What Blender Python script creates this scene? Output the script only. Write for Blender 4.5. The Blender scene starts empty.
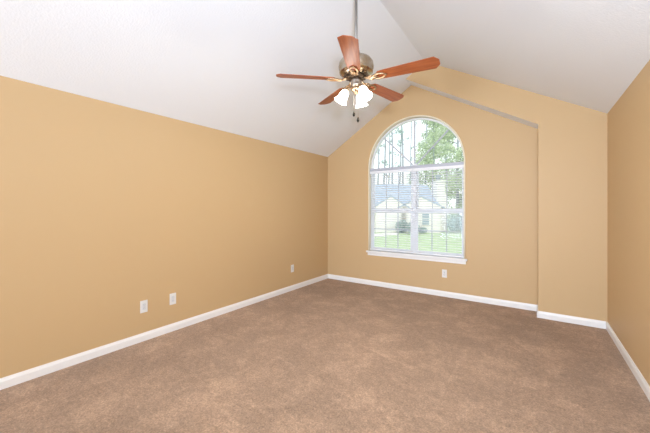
import bpy, bmesh, math, random
from mathutils import Vector, Matrix
random.seed(7)
S = bpy.context.scene
COL = S.collection
pi = math.pi

# ------------------------------------------------------------------ camera
TH, CAMH, FPX = 0.6025, 1.4083, 302.91
cd = bpy.data.cameras.new('camera'); cam = bpy.data.objects.new('camera', cd); COL.objects.link(cam)
cd.sensor_width = 36; cd.lens = 36*FPX/650; cd.shift_y = -(216.5-208.22)/650
cd.clip_start = 0.02; cd.clip_end = 300
cam.location = (0, 0, CAMH); cam.rotation_euler = (pi/2, 0, TH)
S.camera = cam

# ------------------------------------------------------------------ light and exposure
S.view_settings.view_transform = 'Standard'; S.view_settings.look = 'None'
S.view_settings.gamma = 1; S.view_settings.use_curve_mapping = False
S.view_settings.exposure = -0.06
W = bpy.data.worlds.new('overcast_sky'); S.world = W; W.use_nodes = True
bg = W.node_tree.nodes['Background']
bg.inputs['Color'].default_value = (0.93, 0.97, 1.0, 1); bg.inputs['Strength'].default_value = 1.7

def lamp(name, kind, loc, aim, energy, color=(1, 1, 1), **kw):
    l = bpy.data.lights.new(name, kind); o = bpy.data.objects.new(name, l); COL.objects.link(o)
    o.location = loc; l.energy = energy; l.color = color
    if aim is not None:
        o.rotation_euler = (Vector(aim)-Vector(loc)).to_track_quat('-Z', 'Y').to_euler()
    for k, v in kw.items(): setattr(l, k, v)
    return o
lamp('sun', 'SUN', (0, -6, 12), (-3, 6, 0), 1.5, (1, 0.98, 0.94), angle=0.05)
lamp('fill_light_far_behind', 'AREA', (-1.35, -6.9, 1.25), (-1.2, -1.5, 5.0), 200, (.78, 0.95, 1.16),
     shape='RECTANGLE', size=3.6, size_y=2.2)  # added fill lamp deep behind the camera; no window stands there
lamp('fill_light_left_behind', 'AREA', (-2.9, -4.2, 0.7), (0.5, 2.5, 3.3), 190, (.79, 0.95, 1.16),
     shape='RECTANGLE', size=1.8, size_y=1.4)  # added fill from low back left, lifts the right wall and ceiling
lamp('fill_light_right_behind', 'AREA', (0.5, -1.7, 1.1), (-3.4, 2.6, 1.2), 52, (.82, 0.96, 1.14),
     shape='RECTANGLE', size=1.0, size_y=1.9)  # added fill aimed across to brighten the left wall; no doorway built
lamp('soft_light_beside_the_camera', 'AREA', (0.18, -0.06, 1.74), (-0.3, 3.4, 3.6), 72, (.76, 0.95, 1.20),
     shape='DISK', size=0.22)

# ------------------------------------------------------------------ helpers
def new_mat(name):
    m = bpy.data.materials.new(name); m.use_nodes = True
    nt = m.node_tree; return m, nt, nt.nodes['Principled BSDF']
def mat(name, col, rough=0.5, metal=0.0, col2=None, scale=8, bump=0, bscale=60, emit=None, spec=0.5, detail=4):
    m, nt, b = new_mat(name)
    b.inputs['Base Color'].default_value = (*col, 1); b.inputs['Roughness'].default_value = rough
    b.inputs['Metallic'].default_value = metal; b.inputs['Specular IOR Level'].default_value = spec
    tc = nt.nodes.new('ShaderNodeTexCoord')
    if col2:
        n = nt.nodes.new('ShaderNodeTexNoise'); n.inputs['Scale'].default_value = scale; n.inputs['Detail'].default_value = detail
        r = nt.nodes.new('ShaderNodeValToRGB')
        r.color_ramp.elements[0].color = (*col, 1); r.color_ramp.elements[1].color = (*col2, 1)
        r.color_ramp.elements[0].position = .35; r.color_ramp.elements[1].position = .65
        nt.links.new(tc.outputs['Object'], n.inputs['Vector']); nt.links.new(n.outputs['Fac'], r.inputs['Fac'])
        nt.links.new(r.outputs['Color'], b.inputs['Base Color'])
    if bump:
        n = nt.nodes.new('ShaderNodeTexNoise'); n.inputs['Scale'].default_value = bscale; n.inputs['Detail'].default_value = 3
        bp = nt.nodes.new('ShaderNodeBump'); bp.inputs['Strength'].default_value = bump; bp.inputs['Distance'].default_value = 0.01
        nt.links.new(tc.outputs['Object'], n.inputs['Vector']); nt.links.new(n.outputs['Fac'], bp.inputs['Height'])
        nt.links.new(bp.outputs['Normal'], b.inputs['Normal'])
    if emit:
        b.inputs['Emission Color'].default_value = (*emit[:3], 1); b.inputs['Emission Strength'].default_value = emit[3]
    return m

class MB:
    """collects shapes for one mesh"""
    def __init__(s): s.v = []; s.f = []; s.mi = []; s.sm = []
    def add(s, vs, fs, mi=0, smooth=False):
        o = len(s.v); s.v += [tuple(v) for v in vs]
        for f in fs: s.f.append([i+o for i in f]); s.mi.append(mi); s.sm.append(smooth)
    def box(s, x0, x1, y0, y1, z0, z1, mi=0, b=0.0):
        if b <= 0:
            s.add([(x, y, z) for z in (z0, z1) for y in (y0, y1) for x in (x0, x1)],
                  [(0, 2, 3, 1), (4, 5, 7, 6), (0, 1, 5, 4), (2, 6, 7, 3), (0, 4, 6, 2), (1, 3, 7, 5)], mi)
            return
        bm = bmesh.new(); bmesh.ops.create_cube(bm, size=1)
        for v in bm.verts:
            v.co = Vector(((x0+x1)/2+v.co.x*(x1-x0), (y0+y1)/2+v.co.y*(y1-y0), (z0+z1)/2+v.co.z*(z1-z0)))
        bmesh.ops.bevel(bm, geom=bm.edges[:], offset=b, segments=2, affect='EDGES', profile=.5)
        s.bm(bm, mi)
    def bm(s, bm, mi=0, smooth=False):
        bm.verts.index_update()
        s.add([v.co[:] for v in bm.verts], [[v.index for v in f.verts] for f in bm.faces], mi, smooth); bm.free()
    def prism(s, pts, axis, a, b, mi=0):
        """2-D outline extruded along an axis (0 x, 1 y, 2 z)"""
        def P(p, t):
            return {0: (t, p[0], p[1]), 1: (p[0], t, p[1]), 2: (p[0], p[1], t)}[axis]
        n = len(pts)
        s.add([P(p, a) for p in pts]+[P(p, b) for p in pts],
              [list(range(n))[::-1], list(range(n, 2*n))]+[(i, (i+1) % n, n+(i+1) % n, n+i) for i in range(n)], mi)
    def tube(s, pts, r, n=10, mi=0, cap=True):
        pts = [Vector(p) for p in pts]; rs = r if isinstance(r, (list, tuple)) else [r]*len(pts)
        vs = []; fs = []; prev = None
        for i, p in enumerate(pts):
            d = (pts[min(i+1, len(pts)-1)]-pts[max(i-1, 0)]).normalized()
            if prev is None:
                a = d.orthogonal().normalized()
            else:
                a = (prev-d*prev.dot(d)).normalized()
            prev = a; bb = d.cross(a)
            for k in range(n):
                t = 2*pi*k/n; vs.append(p+(a*math.cos(t)+bb*math.sin(t))*rs[i])
        for i in range(len(pts)-1):
            for k in range(n):
                fs.append((i*n+k, i*n+(k+1) % n, (i+1)*n+(k+1) % n, (i+1)*n+k))
        if cap: fs += [list(range(n))[::-1], [(len(pts)-1)*n+k for k in range(n)]]
        s.add(vs, fs, mi, True)
    def lathe(s, prof, n=32, mi=0, M=None, cap=True):
        vs = []; fs = []
        for r, z in prof:
            for k in range(n):
                t = 2*pi*k/n; v = Vector((r*math.cos(t), r*math.sin(t), z)); vs.append(M @ v if M else v)
        for i in range(len(prof)-1):
            for k in range(n):
                fs.append((i*n+k, i*n+(k+1) % n, (i+1)*n+(k+1) % n, (i+1)*n+k))
        if cap: fs += [list(range(n))[::-1], [(len(prof)-1)*n+k for k in range(n)]]
        s.add(vs, fs, mi, True)
    def build(s, name, mats, parent=None, loc=None, rot=None):
        me = bpy.data.meshes.new(name); me.from_pydata(s.v, [], s.f)
        for m in (mats if isinstance(mats, (list, tuple)) else [mats]): me.materials.append(m)
        for p, i, sm in zip(me.polygons, s.mi, s.sm): p.material_index = i; p.use_smooth = sm
        bm = bmesh.new(); bm.from_mesh(me); bmesh.ops.recalc_face_normals(bm, faces=bm.faces); bm.to_mesh(me); bm.free()
        o = bpy.data.objects.new(name, me); COL.objects.link(o)
        if parent: o.parent = parent
        if loc is not None: o.location = loc
        if rot is not None: o.rotation_euler = rot
        return o
def empty(name, loc=(0, 0, 0), rz=0):
    o = bpy.data.objects.new(name, None); COL.objects.link(o); o.location = loc; o.rotation_euler = (0, 0, rz); return o
def tag(o, label, cat, group=None, kind=None):
    o['label'] = label; o['category'] = cat
    if group: o['group'] = group
    if kind: o['kind'] = kind
    return o
def copy_tree(o, parent=None):
    c = o.copy(); COL.objects.link(c)
    if parent: c.parent = parent
    for ch in list(o.children): copy_tree(ch, c)
    return c

# ------------------------------------------------------------------ room dimensions
XL, XR, D1, D2, HL, HR, XB, Xr, Zr = -3.413, .712, 5.0604, 4.7766, 2.44, 2.5122, .052, -1.3888, 3.6931
YB = -7.0
A = 0.0; CA = 1.0
def roof(x): return HL+(x-XL)*(Zr-HL)/(Xr-XL) if x < Xr else HR+(XR-x)*(Zr-HR)/(XR-Xr)
def wally(x): return D1
WL, WR, WS, SPR = .917, 2.540, .632, 2.147           # window opening along its wall
WC, RAD = (WL+WR)/2, (WR-WL)/2

# ------------------------------------------------------------------ materials
M_wall = mat('wall_paint_tan', (.62, .427, .226), .5, bump=.06, bscale=140, spec=.3)
M_ceil = mat('ceiling_paint_white', (.85, .86, .88), .9, bump=.22, bscale=70, spec=.1)
M_rev = mat('reveal_cream_as_lit', (.88, .80, .62), .5)  # lighter than the wall: light on the reveal put into its colour
M_trim = mat('trim_paint_white', (.90, .88, .86), .35, bump=.02, bscale=30)
M_vinyl = mat('white_vinyl', (.86, .86, .88), .4, bump=.02, bscale=40)
M_munt = mat('muntin_grille', (.50, .51, .57), .45, bump=.02, bscale=40)
M_slat = mat('blind_slat_white', (.88, .88, .90), .5, bump=.02, bscale=40)
M_cord = mat('blind_cord', (.75, .75, .77), .8, bump=.05, bscale=300)
M_plate = mat('outlet_plate_white', (.80, .78, .75), .35, bump=.01, bscale=50)
M_face = mat('outlet_face_white', (.70, .70, .70), .4, bump=.01, bscale=50)
M_dark = mat('dark_slot', (.03, .03, .03), .6, bump=.01, bscale=50)
M_nickel = mat('brushed_nickel', (.50, .44, .38), .28, 1.0, bump=.03, bscale=120)
M_rod = mat('dull_nickel_rod', (.30, .28, .26), .45, .8, bump=.02, bscale=80)
M_brass = mat('antique_brass', (.56, .50, .42), .25, 1.0, col2=(.40, .30, .19), scale=14)
M_gold = mat('polished_brass_iron', (.60, .46, .32), .3, 1.0, col2=(.46, .30, .17), scale=30)
M_bob = mat('dark_wood_bob', (.012, .010, .008), .9, spec=.1, bump=.02, bscale=50)
M_fly = mat('dark_bronze', (.10, .065, .04), .45, .6, bump=.02, bscale=50)
M_chain = mat('pull_chain_metal', (.55, .5, .45), .35, 1.0, bump=.02, bscale=50)
M_glow = mat('frosted_shade_lit', (.95, .90, .80), .5, emit=(1.0, .95, .88, 9), bump=.02, bscale=50)
M_bulb = mat('lit_bulb', (1, 1, 1), .5, emit=(1.0, .9, .75, 7), bump=.01, bscale=50)

def wood():
    m, nt, b = new_mat('cherry_blade_wood'); L = nt.links
    tc = nt.nodes.new('ShaderNodeTexCoord'); mp = nt.nodes.new('ShaderNodeMapping')
    mp.inputs['Scale'].default_value = (2.2, 26, 26)
    n = nt.nodes.new('ShaderNodeTexNoise'); n.inputs['Scale'].default_value = 2.2; n.inputs['Detail'].default_value = 6; n.inputs['Distortion'].default_value = .6
    r = nt.nodes.new('ShaderNodeValToRGB')
    r.color_ramp.elements[0].position = .3; r.color_ramp.elements[0].color = (.27, .058, .014, 1)
    r.color_ramp.elements[1].position = .72; r.color_ramp.elements[1].color = (.44, .125, .036, 1)
    L.new(tc.outputs['Object'], mp.inputs['Vector']); L.new(mp.outputs['Vector'], n.inputs['Vector'])
    L.new(n.outputs['Fac'], r.inputs['Fac']); L.new(r.outputs['Color'], b.inputs['Base Color'])
    b.inputs['Roughness'].default_value = .38
    return m
M_wood = wood()

TRACKS = [((-1.916, 1.326), (-1.481, 1.305), 0.02), ((-2.017, 1.541), (-1.381, 1.472), 0.025), ((-2.095, 2.135), (-1.061, 1.956), 0.02), ((-2.319, 1.177), (-2.064, 1.577), 0.03), ((-0.537, 3.416), (-0.58, 2.373), 0.03), ((-1.937, 2.919), (-0.803, 2.609), 0.02)]
def carpet():
    m, nt, b = new_mat('beige_brown_carpet'); L = nt.links
    tc = nt.nodes.new('ShaderNodeTexCoord')
    def noise(sc, det, dist=0, rough=.5):
        n = nt.nodes.new('ShaderNodeTexNoise'); n.inputs['Scale'].default_value = sc; n.inputs['Detail'].default_value = det
        n.inputs['Distortion'].default_value = dist; n.inputs['Roughness'].default_value = rough
        L.new(tc.outputs['Object'], n.inputs['Vector']); return n.outputs['Fac']
    def mrange(x, a, bb, c, d):
        n = nt.nodes.new('ShaderNodeMapRange'); L.new(x, n.inputs['Value'])
        for i, v in zip(('From Min', 'From Max', 'To Min', 'To Max'), (a, bb, c, d)): n.inputs[i].default_value = v
        return n.outputs['Result']
    def op(o, x, y):
        n = nt.nodes.new('ShaderNodeMath'); n.operation = o; L.new(x, n.inputs[0]); L.new(y, n.inputs[1]); return n.outputs[0]
    big = mrange(noise(1.3, 3, .3), .34, .68, .88, 1.10)
    patch = mrange(noise(4.2, 4, .4, .55), .48, .62, .935, 1.10)
    tuft = mrange(noise(22, 5, .3, .8), .34, .66, .80, 1.20)
    fine = mrange(noise(75, 5, 0, .85), .36, .64, .62, 1.38)
    v = op('MULTIPLY', op('MULTIPLY', big, patch), op('MULTIPLY', tuft, fine))
    sx = nt.nodes.new('ShaderNodeSeparateXYZ'); L.new(tc.outputs['Object'], sx.inputs[0])
    def lin(ax, ay, k):          # ax*x + ay*y + k
        n1 = nt.nodes.new('ShaderNodeMath'); n1.operation = 'MULTIPLY_ADD'; L.new(sx.outputs['X'], n1.inputs[0]); n1.inputs[1].default_value = ax; n1.inputs[2].default_value = k
        n2 = nt.nodes.new('ShaderNodeMath'); n2.operation = 'MULTIPLY_ADD'; L.new(sx.outputs['Y'], n2.inputs[0]); n2.inputs[1].default_value = ay; L.new(n1.outputs[0], n2.inputs[2])
        return n2.outputs[0]
    wob = mrange(noise(7, 2), .3, .7, -.02, .02)
    for (px, py), (qx, qy), wd in TRACKS:      # straight raised rows left by the vacuum cleaner
        ln = math.hypot(qx-px, qy-py); ux, uy = (qx-px)/ln, (qy-py)/ln
        t = lin(ux, uy, -(ux*px+uy*py)-ln/2); dd = op('ADD', lin(-uy, ux, uy*px-ux*py), wob)
        ab = nt.nodes.new('ShaderNodeMath'); ab.operation = 'ABSOLUTE'; L.new(t, ab.inputs[0])
        ad = nt.nodes.new('ShaderNodeMath'); ad.operation = 'ABSOLUTE'; L.new(dd, ad.inputs[0])
        m1 = mrange(ab.outputs[0], ln/2-.08, ln/2, 1, 0); m2 = mrange(ad.outputs[0], wd*.3, wd, 1, 0)
        v = op('MULTIPLY', v, mrange(op('MULTIPLY', m1, m2), 0, 1, 1.0, 1.11))
    c = nt.nodes.new('ShaderNodeMix'); c.data_type = 'RGBA'; c.blend_type = 'MULTIPLY'; c.inputs[0].default_value = 1
    c.inputs[6].default_value = (.425, .28, .185, 1); L.new(v, c.inputs[7]); L.new(c.outputs[2], b.inputs['Base Color'])
    b.inputs['Roughness'].default_value = 1; b.inputs['Specular IOR Level'].default_value = .05
    b.inputs['Sheen Weight'].default_value = .15
    h = op('ADD', noise(150, 3, 0, .7), noise(40, 3, .3, .6))
    bp = nt.nodes.new('ShaderNodeBump'); bp.inputs['Strength'].default_value = .6; bp.inputs['Distance'].default_value = .012
    L.new(h, bp.inputs['Height']); L.new(bp.outputs['Normal'], b.inputs['Normal'])
    return m
M_carpet = carpet()

def glass():
    m = bpy.data.materials.new('window_glass'); m.use_nodes = True; nt = m.node_tree; nt.nodes.clear()
    t = nt.nodes.new('ShaderNodeBsdfTransparent'); g = nt.nodes.new('ShaderNodeBsdfGlossy'); g.inputs['Roughness'].default_value = .02
    t.inputs['Color'].default_value = (.97, .985, .98, 1)
    f = nt.nodes.new('ShaderNodeFresnel'); f.inputs['IOR'].default_value = 1.2
    x = nt.nodes.new('ShaderNodeMixShader'); o = nt.nodes.new('ShaderNodeOutputMaterial')
    nt.links.new(f.outputs[0], x.inputs[0]); nt.links.new(t.outputs[0], x.inputs[1]); nt.links.new(g.outputs[0], x.inputs[2])
    nt.links.new(x.outputs[0], o.inputs[0]); return m
M_glass = glass()

# ------------------------------------------------------------------ room shell
def struct(o, label, cat): return tag(o, label, cat, kind='structure')
b = MB(); b.box(XL-.2, XR+.2, YB-.2, D1+.16, -.12, 0); floor = b.build('floor', M_carpet)
struct(floor, 'wall to wall beige brown plush carpet with vacuum marks', 'floor')
b = MB()
b.prism([(XL, 0), (XL, HL), (XL-.15, HL), (XL-.15, 0)], 1, YB-.15, wally(XL)+.16); o = b.build('wall_left', M_wall)
struct(o, 'long tan wall on the left under the sloped ceiling', 'wall')
b = MB(); b.prism([(XR, 0), (XR, HR), (XR+.15, HR), (XR+.15, 0)], 1, YB-.15, wally(XR)+.16); o = b.build('wall_right', M_wall)
struct(o, 'tan wall at the right edge of the room', 'wall')
b = MB(); b.prism([(XL, 0), (XR, 0), (XR, HR), (Xr, Zr), (XL, HL)], 1, YB-.15, YB); o = b.build('wall_back', M_wall)
struct(o, 'tan gable wall behind the viewer', 'wall')
b = MB()
e = .2
prof = [(XL-e, roof(XL-e)), (Xr, Zr), (XR+e, roof(XR+e)), (XR+e, roof(XR+e)+.12), (Xr, Zr+.12), (XL-e, roof(XL-e)+.12)]
b.prism(prof, 1, YB-.2, D1+.25); o = b.build('ceiling', M_ceil)
struct(o, 'white textured vaulted ceiling meeting at a ridge', 'ceiling')

# the window wall, in its own frame: x along the wall, y outward, z up
b = MB(); T = .16
us = [0, WL]+[WC-RAD*math.cos(pi*i/56) for i in range(1, 56)]+[WR, (Xr-XL)/CA, (XR-XL)/CA]
us = sorted(us)
def arch(u): return SPR+math.sqrt(max(0, RAD**2-(u-WC)**2))
def rf(u): return roof(XL+u*CA)-.002
def slab(u0, u1, z00, z01, z10, z11):
    b.add([(u0, 0, z00), (u1, 0, z01), (u1, 0, z11), (u0, 0, z10), (u0, T, z00), (u1, T, z01), (u1, T, z11), (u0, T, z10)],
          [(0, 1, 2, 3), (4, 7, 6, 5)])
for u0, u1 in zip(us[:-1], us[1:]):
    if u0 >= WL-1e-6 and u1 <= WR+1e-6:
        slab(u0, u1, 0, 0, WS-.034, WS-.034); slab(u0, u1, arch(u0), arch(u1), rf(u0), rf(u1))
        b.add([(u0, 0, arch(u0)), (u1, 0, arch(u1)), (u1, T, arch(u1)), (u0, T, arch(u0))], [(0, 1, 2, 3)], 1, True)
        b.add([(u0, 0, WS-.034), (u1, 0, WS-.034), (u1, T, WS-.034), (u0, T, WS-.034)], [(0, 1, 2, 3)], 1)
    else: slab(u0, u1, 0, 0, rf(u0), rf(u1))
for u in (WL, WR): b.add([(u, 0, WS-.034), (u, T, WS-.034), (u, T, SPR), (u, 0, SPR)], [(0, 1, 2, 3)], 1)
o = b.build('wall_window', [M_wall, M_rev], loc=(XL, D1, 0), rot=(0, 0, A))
struct(o, 'tan gable wall holding the arched window', 'wall')

b = MB()
bead = [(WL, -.002, WS)]+[(WL, -.002, WS+(SPR-WS)*k/4) for k in range(1, 4)]
bead += [(WC-RAD*math.cos(pi*i/56), -.002, SPR+RAD*math.sin(pi*i/56)) for i in range(57)]
bead += [(WR, -.002, WS+(SPR-WS)*k/4) for k in range(3, 0, -1)]+[(WR, -.002, WS)]
b.tube(bead, .012, 10); o = b.build('trim_1', M_rev, loc=(XL, D1, 0))  # bead shares the cream that stands for light on the corner
struct(o, 'rounded edge, tinted cream as if lit, around the arched window opening', 'trim')

# the wall standing forward on the right with its sloping header
ZBS = 2.491; SL = .572
Xs = (ZBS+SL*XB-HL+(Zr-HL)/(Xr-XL)*XL)/((Zr-HL)/(Xr-XL)+SL); Zs = ZBS+SL*(XB-Xs)
poly = [(XB, 0), (XR, 0), (XR, HR), (Xr, Zr), (Xs, Zs), (XB, ZBS)]
b = MB(); n = len(poly)
vs = [(x, D2, z) for x, z in poly]+[(x, wally(x)-.001, z) for x, z in poly]
b.add(vs, [list(range(n)), list(range(n, 2*n))[::-1]])
for i in range(n):
    j = (i+1) % n; b.add([vs[i], vs[j], vs[n+j], vs[n+i]], [(0, 1, 2, 3)], 1 if i == 4 else 0)
o = b.build('wall_right_return', [M_wall, M_ceil])
struct(o, 'tan wall standing forward beside the window wall, with a sloping header and white soffit', 'wall')

BP = [(0, 0), (.014, 0), (.014, .058), (.0115, .066), (.0085, .074), (.0055, .0857), (0, .0857)]
def baseboard(name, p, q, label):
    p, q = Vector(p), Vector(q); d = (q-p).normalized(); nrm = Vector((d.y, -d.x)); L = (q-p).length
    b = MB(); b.prism([(t, z) for t, z in BP], 0, 0, L)
    # prism local: x along, (y,z)=profile
    ang = math.atan2(d.y, d.x)
    me_y = -1
    b.v = [(x, y*me_y, z) for x, y, z in b.v]
    o = b.build(name, M_trim, loc=(p.x, p.y, 0), rot=(0, 0, ang)); struct(o, label, 'baseboard')
baseboard('baseboard_left', (XL, YB), (XL, D1), 'white baseboard along the long left wall')
baseboard('baseboard_window', (XL+.0145, wally(XL)+.0016), (XB, wally(XB)), 'white baseboard under the arched window')
baseboard('baseboard_return', (XB-.0005, wally(XB)-.02), (XB-.0005, D2-.0145), 'short white baseboard on the side of the wall jog')
baseboard('baseboard_jog', (XB, D2), (XR-.0145, D2), 'white baseboard on the forward wall right of the window')
baseboard('baseboard_right', (XR, D2), (XR, YB), 'white baseboard along the right wall')

# ------------------------------------------------------------------ arched window
win = empty('window_1', (XL, D1, 0), A)
struct(win, 'white arched double window with fanlight and divided sashes', 'window')
b = MB(); FY0, FY1 = .085, .15; FW = .03
b.box(WL, WL+FW, FY0, FY1, WS, SPR-.04); b.box(WR-FW, WR, FY0, FY1, WS, SPR-.04)
b.box(WL+FW, WR-FW, FY0, FY1, WS, WS+.02)
b.build('frame', M_vinyl, win)
MU0, MU1 = WC-.038, WC+.038
b = MB(); b.box(MU0, MU1, FY0, FY1, WS+.02, 2.09, b=.006); b.build('mullion', M_vinyl, win)
b = MB(); b.box(WL, WR, .03, FY1, 2.085, 2.135, b=.006); b.build('transom', M_munt, win)
b = MB(); n = 56
ring = []
for i in range(n+1):
    t = pi*i/n; ring.append((math.cos(t), math.sin(t)))
vs = []
for cx, sx in ring:
    for r, y in ((RAD, FY0), (RAD-.026, FY0), (RAD-.026, FY1), (RAD, FY1)): vs.append((WC+r*cx, y, SPR-.012+max(r*sx, 0)))
fs = []
for i in range(n):
    for k in range(4): fs.append((4*i+k, 4*i+(k+1) % 4, 4*i+4+(k+1) % 4, 4*i+4+k))
b.add(vs, fs); b.build('arch_frame', M_vinyl, win)
for ang in (45, 90, 135):
    b = MB(); t = math.radians(ang); r1 = RAD-.03; d = Vector((math.cos(t), 0, math.sin(t))); w = Vector((-math.sin(t), 0, math.cos(t)))*.011
    vs = []
    for rr in (.04, r1):
        for sw, y in ((-1, .108), (1, .108), (1, .128), (-1, .128)):
            p = Vector((WC, y, SPR-.02))+d*rr+w*sw; vs.append(p)
    b.add(vs, [(0, 1, 2, 3), (7, 6, 5, 4), (0, 4, 5, 1), (1, 5, 6, 2), (2, 6, 7, 3), (3, 7, 4, 0)])
    b.build('arch_spoke', M_munt, win)
b = MB(); hub = [(WC+.055*math.cos(pi*i/14), SPR-.03+.055*math.sin(pi*i/14)) for i in range(15)]
b.prism(hub, 1, .100, .132); b.build('arch_hub', M_vinyl, win)
b = MB(); b.prism([(WC+(RAD-.02)*c_, SPR-.02+(RAD-.02)*s_) for c_, s_ in ring], 1, .116, .120); b.build('arch_pane', M_glass, win)
def sash(u0, u1, z0, z1, y0, y1, low):
    st = .026
    b = MB(); b.box(u0, u0+st, y0, y1, z0, z1); b.box(u1-st, u1, y0, y1, z0, z1)
    b.box(u0+st, u1-st, y0, y1, z0, z0+(.038 if low else .062)); b.box(u0+st, u1-st, y0, y1, z1-(.062 if low else .04), z1)
    o = b.build('sash', M_vinyl, win)
    a0, a1 = u0+st, u1-st; c0, c1 = z0+.05, z1-.04; ym = (y0+y1)/2
    b = MB(); b.box(a0, a1, ym-.002, ym+.002, c0, c1); b.build('pane', M_glass, o)
    b = MB()
    for k in (1, 2): u = a0+(a1-a0)*k/3; b.box(u-.007, u+.007, ym-.006, ym+.006, c0, c1)
    zc = (c0+c1)/2
    if low: b.box(a0, a1, ym-.005, ym+.005, zc-.007, zc+.007)
    b.build('muntin_grid', M_munt, o)
for u0, u1 in ((WL+FW, MU0), (MU1, WR-FW)):
    sash(u0, u1, 1.33, 2.085, .118, .144, False); sash(u0, u1, WS+.02, 1.395, .090, .116, True)
b = MB(); b.box(WL-.042, WR+.042, -.045, 0, WS-.034, WS, b=.008); b.box(WL, WR, -.002, .10, WS-.034, WS)
b.build('sill', M_trim, win)
b = MB(); b.box(WL-.02, WR+.02, -.018, 0, WS-.085, WS-.034, b=.004); b.build('apron', M_trim, win)

# ------------------------------------------------------------------ blinds
def blind(u0, u1, zb, label):
    t = empty('window_blind', (XL+u0*CA, D1+u0*math.sin(A), 0), A); w = u1-u0
    tag(t, label, 'blind', 'horizontal slat blinds in the arched window')
    b = MB(); b.box(0, w, .028, .078, 2.045, 2.084, b=.004); b.box(-.001, w+.001, .020, .027, 2.035, 2.084, b=.002); b.build('head_rail', M_slat, t)
    b = MB(); z = zb+.05
    while z < 2.03:
        vs = []; m = 5
        for k in range(m+1):
            y = .031+.044*k/m; c = .0035*(1-(2*k/m-1)**2); zz = z+c+(.004-.008*k/m)
            vs += [(.003, y, zz), (w-.003, y, zz), (.003, y, zz+.0024), (w-.003, y, zz+.0024)]
        fs = []
        for k in range(m):
            a = 4*k; fs += [(a, a+1, a+5, a+4), (a+2, a+6, a+7, a+3), (a, a+4, a+6, a+2), (a+1, a+3, a+7, a+5)]
        fs += [(0, 2, 3, 1), (4*m, 4*m+1, 4*m+3, 4*m+2)]
        b.add(vs, fs); z += .0395
    b.build('slats', M_slat, t)
    b = MB(); b.box(0, w, .028, .078, zb, zb+.026, b=.004); b.build('bottom_rail', M_slat, t)
    for k in (.14, .5, .86):
        b = MB(); b.tube([(w*k, .0295, zb+.02), (w*k, .0295, 2.04)], .0011, 6); b.tube([(w*k, .077, zb+.02), (w*k, .077, 2.04)], .0011, 6)
        b.build('ladder_cord', M_cord, t)
    b = MB(); b.tube([(.05, .017, 2.02), (.05, .015, 1.25)], .0035, 8); b.build('tilt_wand', M_vinyl, t)
    return t
blind(WL+.008, WC-.004, WS+.012, 'white horizontal slat blind lowered over the left half of the arched window')
blind(WC+.003, WR-.008, WS+.006, 'white horizontal slat blind lowered over the right half of the arched window')

# ------------------------------------------------------------------ outlets
def outlet(duplex):
    t = empty('wall_outlet')
    b = MB(); b.box(-.037, .037, -.006, 0, -.064, .064, b=.0025); b.build('cover_plate', M_plate, t)
    if duplex:
        for z in (-.0205, .0205):
            b = MB(); pts = []
            for i in range(24):
                a = 2*pi*i/24; pts.append((max(-.0145, min(.0145, .0172*math.cos(a))), z+.0145*math.sin(a)))
            b.prism(pts, 1, -.0085, -.004); rc = b.build('receptacle', M_face, t)
            b = MB(); b.box(-.0075, -.0055, -.0089, -.0080, z-.002, z+.007); b.build('slot', M_dark, rc)
            b = MB(); b.box(.0052, .0070, -.0089, -.0080, z-.001, z+.006); b.build('slot', M_dark, rc)
        b = MB(); b.prism([(.003*math.cos(pi*i/6), .003*math.sin(pi*i/6)) for i in range(12)], 1, -.0072, -.005); b.build('screw', M_nickel, t)
    else:
        b = MB(); b.box(-.017, .017, -.0085, -.004, -.034, .034, b=.0015); rc = b.build('receptacle', M_face, t)
        for z in (-.018, .018):
            b = MB(); b.box(-.0075, -.0065, -.0089, -.0080, z-.003, z+.005); b.box(.0062, .0072, -.0089, -.0080, z-.002, z+.004); b.build('slot', M_dark, rc)
    return t
G = 'white electrical outlets low on the walls'
o0 = outlet(False); o0.location = (XL, 1.562, .364); o0.rotation_euler = (0, 0, pi/2)
tag(o0, 'white outlet low on the left wall, the nearest and largest one', 'outlet', G)
o1 = copy_tree(o0); o1.location = (XL, 1.876, .368)
tag(o1, 'white outlet on the left wall just beyond the nearest one, second of the close pair', 'outlet', G)
o2 = copy_tree(o0); o2.location = (XL, 3.970, .374)
tag(o2, 'white outlet alone on the left wall near the far corner', 'outlet', G)
o3 = outlet(True); o3.location = (XL+2.245, D1, .367)
tag(o3, 'white outlet on the wall under the right end of the window sill', 'outlet', G)

# ------------------------------------------------------------------ ceiling fan
FX, FY, FZ = Xr, 2.54, 2.625
fan = empty('ceiling_fan', (FX, FY, FZ))
tag(fan, 'five blade cherry wood ceiling fan with three lit glass shades on a long rod', 'ceiling fan')
fan.scale = (1.1, 1.1, 1.1)
rz = (roof(FX)-FZ)/1.1
b = MB(); b.lathe([(.02, rz-.10), (.045, rz-.095), (.062, rz-.06), (.068, rz-.02), (.068, rz+.01)]); b.build('canopy', M_nickel, fan)
b = MB(); b.tube([(0, 0, .2), (0, 0, rz-.08)], .0125, 16); b.build('downrod', M_rod, fan)
b = MB(); b.lathe([(.014, .26), (.03, .255), (.036, .23), (.036, .205), (.05, .19)]); b.build('rod_coupling', M_nickel, fan)
b = MB()
b.lathe([(.04, .20), (.09, .192), (.128, .172), (.146, .145), (.151, .115), (.149, .095), (.143, .085), (.146, .078), (.143, .06), (.120, .044), (.085, .034), (.05, .03)], 48)
b.build('motor_housing', M_brass, fan)
b = MB()
for k in range(15):   # dark ring with vents under the motor
    a = 2*pi*k/15; M = Matrix.Rotation(a, 4, 'Z')
    bb = MB(); bb.box(.062, .108, -.006, .006, .028, .040); b.add([M @ Vector(v) for v in bb.v], bb.f)
b.lathe([(.05, .036), (.082, .032), (.080, .014), (.05, .010)], 40)
b.build('flywheel', M_fly, fan)
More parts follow.
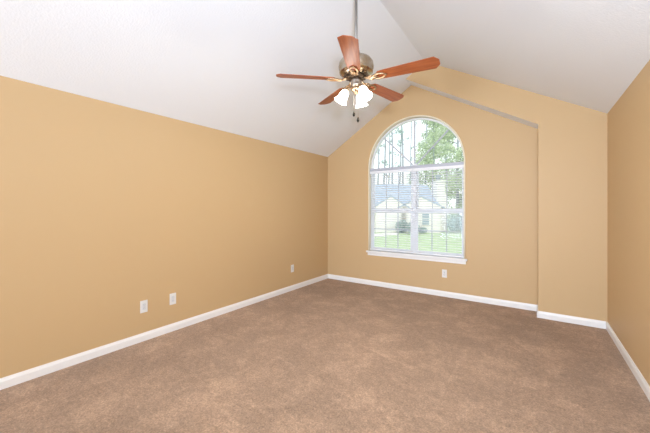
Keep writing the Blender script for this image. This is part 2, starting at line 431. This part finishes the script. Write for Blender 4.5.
b = MB(); b.lathe([(.045, .012), (.046, -.01), (.043, -.035), (.046, -.04), (.046, -.05), (.036, -.06), (.03, -.066)], 32); b.build('switch_housing', M_nickel, fan)
b = MB(); b.lathe([(.026, -.062), (.040, -.070), (.042, -.084), (.030, -.096), (.016, -.104), (.012, -.118), (.004, -.124)], 28); b.build('light_fitter', M_gold, fan)

def blade_obj(az):
    # local: x outward along the blade
    b = MB(); r0, r1 = .185, .683; out = []
    w0, w1 = .056, .071
    top = [(r0, .030), (r0+.02, w0-.006), (r0+.05, w0), (r1-.034, w1), (r1-.006, w1-.034), (r1, w1-.044)]
    out = top+[(x, -y) for x, y in top[::-1]]
    th = .0055
    bb = bmesh.new(); vv = [bb.verts.new((x, y, 0)) for x, y in out]; f = bb.faces.new(vv)
    r = bmesh.ops.extrude_face_region(bb, geom=[f])
    for v in r['geom']:
        if isinstance(v, bmesh.types.BMVert): v.co.z += th
    bmesh.ops.recalc_face_normals(bb, faces=bb.faces)
    bmesh.ops.bevel(bb, geom=[e for e in bb.edges if abs(e.verts[0].co.z-e.verts[1].co.z) < 1e-6], offset=.0015, segments=2, affect='EDGES')
    b.bm(bb)
    o = b.build('blade', M_wood, fan, rot=(math.radians(-12), 0, az))
    # iron: arm from the flywheel, ornamental open loop under the blade
    b = MB()
    b.tube([(.07, 0, .016), (.10, 0, .004), (.135, 0, -.008), (.17, 0, -.009), (.2, 0, -.006)], [.011, .010, .009, .008, .006], 10)
    for s in (1, -1):
        pts = []
        for i in range(15):
            t = pi*i/14; pts.append((.205-.055*math.cos(t)+.0, s*.030*math.sin(t), -.0055))
        b.tube(pts, [.006+.003*math.sin(pi*i/14) for i in range(15)], 8)
        b.tube([(.11, 0, -.001), (.125, s*.022, -.005), (.145, s*.03, -.007), (.152, s*.018, -.007)], [.006, .006, .005, .006], 8)
        b.lathe([(.001, -.0105), (.008, -.010), (.0085, -.0035), (.001, -.002)], 12, M=Matrix.Translation((.232, s*.024, 0)))
    b.lathe([(.001, -.012), (.010, -.011), (.012, -.0035), (.001, -.002)], 14, M=Matrix.Translation((.262, 0, 0)))
    b.build('blade_iron', M_gold, o)
    return o
for k in range(5): blade_obj(math.radians(5.8+72*k))

R_, F_ = Vector((math.cos(TH), math.sin(TH), 0)), Vector((-math.sin(TH), math.cos(TH), 0))
for a in (182, 300, 62):
    d = R_*math.cos(math.radians(a))+F_*math.sin(math.radians(a)); up = Vector((0, 0, 1))
    b = MB(); b.tube([d*.03+up*-.078, d*.055+up*-.070, d*.075+up*-.074, d*.086+up*-.086], [.008, .007, .007, .009], 10)
    ax = (d*math.sin(math.radians(28))-up*math.cos(math.radians(28))).normalized()
    Mx = ax.to_track_quat('Z', 'Y').to_matrix().to_4x4(); Mx.translation = d*.078+up*-.078
    b.lathe([(.010, -.004), (.019, 0), (.022, .010), (.022, .022), (.019, .026)], 18, M=Mx); b.build('lamp_arm', M_gold, fan)
    b = MB()
    out = [(.0205, .016), (.027, .022), (.034, .036), (.038, .055), (.041, .078), (.046, .098), (.054, .114), (.059, .121)]
    b.lathe(out+[(r-.003, z) for r, z in out[::-1]], 32, M=Mx, cap=False); sh = b.build('lamp_shade', M_glow, fan)
    b = MB(); b.lathe([(.010, .024), (.012, .036), (.019, .050), (.023, .064), (.019, .079), (.009, .087), (.002, .089)], 16, M=Mx); b.build('bulb', M_bulb, sh)
    p = Mx @ Vector((0, 0, .108)); lamp('bulb_light', 'POINT', Vector(fan.location)+p*1.1, None, 20, (1, .95, .86), shadow_soft_size=.03)
for d, zb in ((R_*-.020-F_*.012, -.285), (R_*.016-F_*.012, -.335)):
    b = MB(); n = int((-.11-zb)/.006)
    b.tube([(d.x, d.y, -.06), (d.x, d.y, zb)], .0016, 6); ch = b.build('pull_chain', M_chain, fan)
    b = MB(); b.lathe([(.003, .010), (.007, .004), (.0105, -.008), (.011, -.02), (.007, -.030), (.002, -.033)], 14, M=Matrix.Translation((d.x, d.y, zb))); b.build('chain_bob', M_bob, ch)

# ------------------------------------------------------------------ outside
ZG = -1.0
M_lawn = mat('lawn_grass', (.38, .48, .30), .9, col2=(.45, .54, .36), scale=1.2, bump=.3, bscale=20)
M_drive = mat('concrete_drive', (.72, .70, .68), .9, col2=(.66, .64, .62), scale=2)
M_siding = mat('white_siding', (.82, .80, .76), .7, bump=.02, bscale=12)
M_roof = mat('grey_blue_shingles', (.36, .42, .52), .85, col2=(.42, .48, .58), scale=5, bump=.1, bscale=20)
M_wtrim = mat('house_trim', (.82, .81, .78), .6, bump=.02, bscale=12)
M_wpane = mat('house_window_glass', (.35, .42, .48), .15, bump=.01, bscale=3)
M_tan = mat('tan_corner_siding', (.72, .62, .46), .7, bump=.02, bscale=12)
M_bark = mat('grey_bark', (.30, .33, .38), .9, col2=(.42, .45, .50), scale=6, bump=.2, bscale=14)
M_leafs = [mat('leaf_pale_green', (.44, .54, .36), .8, col2=(.62, .69, .50), scale=1.6),
           mat('leaf_mid_green', (.40, .50, .38), .8, col2=(.56, .64, .48), scale=1.4),
           mat('pine_needles', (.46, .58, .56), .8, col2=(.58, .66, .66), scale=1.2)]
M_shrub = mat('blue_green_shrub', (.34, .44, .44), .85, col2=(.44, .54, .52), scale=5)

def at(u, dep, z=ZG):      # a spot outdoors seen along one sight line
    r = (u-325)/FPX
    return (dep*(math.cos(TH)*r-math.sin(TH)), dep*(math.sin(TH)*r+math.cos(TH)), z)
b = MB(); b.add([(-75, 5.4, ZG), (45, 5.4, ZG), (45, 110, ZG), (-75, 110, ZG), (-75, 5.4, ZG-.3), (45, 5.4, ZG-.3), (45, 110, ZG-.3), (-75, 110, ZG-.3)],
               [(0, 1, 2, 3), (7, 6, 5, 4), (0, 4, 5, 1), (1, 5, 6, 2), (2, 6, 7, 3), (3, 7, 4, 0)])
o = b.build('lawn', M_lawn); struct(o, 'green lawn outside the window', 'lawn')

HD = 31.0; HU = 412
house = empty('house', at(HU, HD), TH); tag(house, 'white neighbouring house with grey blue shingle roof and chimney across the lawn', 'house')
K = HD/FPX
def hx(u): return (u-HU)*K
def hz(v): return CAMH+(208.22-v)*K-ZG
EZ = hz(207.5); x0, x1 = hx(352), hx(440)
b = MB(); b.box(x0+.2, x1-.2, 0, 8, 0, EZ); b.prism([(.0, EZ), (8.0, EZ), (4, EZ+2.7)], 0, x1-.35, x1-.2); b.build('wall', M_siding, house)
RZ = CAMH+(208.22-185.6)/FPX*(HD+4)-ZG
b = MB(); b.prism([(-.45, EZ-.12), (4, RZ), (8.45, EZ-.12), (8.45, EZ+.0), (4, RZ+.14), (-.45, EZ+.0)], 0, x0, x1); b.build('roof', M_roof, house)
def gable(xc, hw, pk, proj):
    b = MB(); b.box(xc-hw+.15, xc+hw-.15, -proj, 0, 0, EZ); b.prism([(xc-hw, EZ), (xc+hw, EZ), (xc, pk)], 1, -proj, 1.5); w = b.build('gable_wall', M_siding, house)
    b = MB(); s = (pk-EZ)/hw
    b.prism([(xc-hw-.25, EZ-.25*s), (xc, pk), (xc+hw+.25, EZ-.25*s), (xc+hw+.25, EZ-.25*s+.14), (xc, pk+.14), (xc-hw-.25, EZ-.25*s+.14)], 1, -proj-.02, 3.0)
    b.build('gable_roof', M_roof, w)
    return w
g1 = gable(hx(389), 1.65, hz(197.0), 1.0)
g2 = gable(hx(418), 2.1, hz(197.5), 1.0)
def hwin(u0, u1, v0, v1, y, par):
    b = MB(); b.box(hx(u0)-.09, hx(u1)+.09, y-.06, y, hz(v1)-.09, hz(v0)+.09); f = b.build('window', M_wtrim, house)
    b = MB(); xm = (hx(u0)+hx(u1))/2; zm = (hz(v0)+hz(v1))/2
    b.box(hx(u0), hx(u1), y-.075, y-.05, hz(v1), zm-.03); b.box(hx(u0), hx(u1), y-.075, y-.05, zm+.03, hz(v0)); b.build('pane', M_wpane, f)
hwin(419, 425.5, 213, 224, -1.0, g2)
hwin(404, 408, 212, 221, 0, house)
b = MB(); xa, xb = hx(377.5), hx(397.5)
for k in range(4): b.box(xa, xb, -1.05, -1.0, .02+k*.52, .02+k*.52+.50, b=.01)
b.build('garage_door', M_wtrim, house)
b = MB(); b.box(hx(433), hx(440), -.25, 0, 0, EZ-.1); b.build('corner_panel', M_tan, house)
b = MB(); b.box(hx(439), hx(449), .6, 2.2, 0, hz(196)); b.prism([(hx(439), hz(196)), (hx(449), hz(196)), (hx(447.6), hz(191)), (hx(439), hz(191))], 1, .6, 2.2)
b.box(hx(439), hx(447.6), .6, 2.2, hz(191), hz(181.5)); b.box(hx(438.5), hx(448.2), .5, 2.3, hz(181.5), hz(180)); ch = b.build('chimney', M_siding, house)
b = MB(); b.lathe([(.22, hz(180)), (.22, hz(180)+.5), (.3, hz(180)+.52), (.3, hz(180)+.6), (.05, hz(180)+.75)], 14, M=Matrix.Translation(((hx(439)+hx(447.6))/2, 1.4, 0))); b.build('chimney_cap', M_wpane, ch)

b = MB(); p = [at(355, 27.5), at(398, 29.5), at(398, 27.5), at(372, 25.2), at(340, 24.0)]
b.prism([(q[0], q[1]) for q in p], 2, ZG+.001, ZG+.03); o = b.build('driveway', M_drive); struct(o, 'pale concrete driveway in front of the neighbouring house', 'driveway')

def leaf_blob(mb, c, rad, n, size, sq=1.0):
    c = Vector(c)
    for _ in range(n):
        while True:
            p = Vector((random.uniform(-1, 1), random.uniform(-1, 1), random.uniform(-1, 1)))
            if .25 < p.length < 1: break
        p.z *= sq; p = c+p*rad
        a = Vector((random.gauss(0, 1), random.gauss(0, 1), random.gauss(0, 1))).normalized(); bb = a.orthogonal().normalized()
        s = size*random.uniform(.6, 1.3); cc = a.cross(bb)
        mb.add([p-bb*s, p-cc*s*.5+a*s*.12, p+bb*s, p+cc*s*.5+a*s*.12], [(0, 1, 2, 3)])
def tree(name, loc, h, r, base, nb, nl, size, mleaf, label, group, trunk=.2):
    t = empty(name, loc); tag(t, label, 'tree', group)
    b = MB(); lean = random.uniform(-.03, .03)
    pts = [(lean*z+.06*math.sin(z*.7), .05*math.sin(z*.5+1), z) for z in [h*k/8 for k in range(9)]]
    b.tube(pts, [trunk*(1-.75*k/8) for k in range(9)], 9)
    f = MB()
    for k in range(nb):
        z = base+(h-base)*(k+.5)/nb; az = random.uniform(0, 2*pi); tt = (z-base)/(h-base)
        ext = r*(math.sin(pi*min(1, .22+.72*tt)))*random.uniform(.45, 1.0)
        e_ = (lean*z+ext*math.cos(az), ext*math.sin(az), z+ext*.25)
        b.tube([(lean*z, 0, z-ext*.15), (e_[0]*.5, e_[1]*.5, z+ext*.06), e_], [trunk*.28, trunk*.18, trunk*.06], 5)
        leaf_blob(f, e_, r*random.uniform(.36, .55), nl, size, .7)
        leaf_blob(f, (e_[0]*.5, e_[1]*.5, z+.1), r*.3, nl//2, size, .7)
    b.build('trunk', M_bark, t); f.build('foliage', mleaf, t)
    return t
GP = 'pines behind the neighbouring house'; GL = 'leafy trees beyond the neighbouring house'
ORD = ['leftmost', 'second from the left', 'third from the left', 'fourth from the left', 'fifth from the left', 'sixth from the left', 'seventh from the left', 'rightmost']
for (u, d, h, ba), w in zip([(373, 46, 24, 12), (378, 58, 29, 10), (383.5, 51, 26, 12), (388.5, 66, 31, 8), (393.5, 45, 24, 13), (399, 62, 29, 10), (404, 47, 25, 12), (409.5, 70, 32, 10)], ORD):
    tree('pine_tree', at(u, d), h, 1.7, ba, 9, 24, .20, M_leafs[2], 'tall bare pine, '+w+' of those behind the fanlight', GP, .19)
for (u, d, h, r, ba, k), w in zip([(425, 54, 25, 3.3, 5, 1), (434, 44, 18, 3.1, 4, 0), (446, 66, 27, 3.9, 4, 1), (457, 36, 15, 2.9, 1.5, 0), (466, 56, 24, 3.5, 2, 1)], ORD[:4]+['rightmost']):
    tree('leafy_tree', at(u, d), h, r, ba, 22, 170, .17, M_leafs[k], 'leafy green tree, '+w+' of those behind the right half of the window', GL, .22)
def shrub(u, d, r, h, label, m):
    t = empty('shrub', at(u, d)); tag(t, label, 'shrub', 'shrubs around the neighbouring house')
    b = MB(); 
    for k in range(5):
        a = 2*pi*k/5; b.tube([(0, 0, 0), (.3*r*math.cos(a), .3*r*math.sin(a), h*.4), (.6*r*math.cos(a), .6*r*math.sin(a), h*.7)], [.03, .02, .01], 5)
    b.build('stem', M_bark, t)
    b = MB()
    leaf_blob(b, (0, 0, h*.5), max(r, .3), 420, .12, h*.5/r); b.build('foliage', m, t)
shrub(402, 29.2, .62, 1.3, 'rounded blue green shrub before the white house, left of its gable window', M_shrub)
shrub(413, 28.0, .62, 1.15, 'rounded blue green shrub before the white house, half behind the window mullion', M_shrub)
shrub(422.5, 29.2, .42, .6, 'low shrub under the gable window of the white house', M_shrub)
for u, d in ((453, 30), (458, 32.2), (464, 30.2)): shrub(u, d, .58, 1.8, {453: 'dark green hedge shrub right beside the chimney foot', 458: 'dark green hedge shrub in the middle of the row right of the chimney', 464: 'dark green hedge shrub at the right window edge, last of the row'}[u], M_shrub)
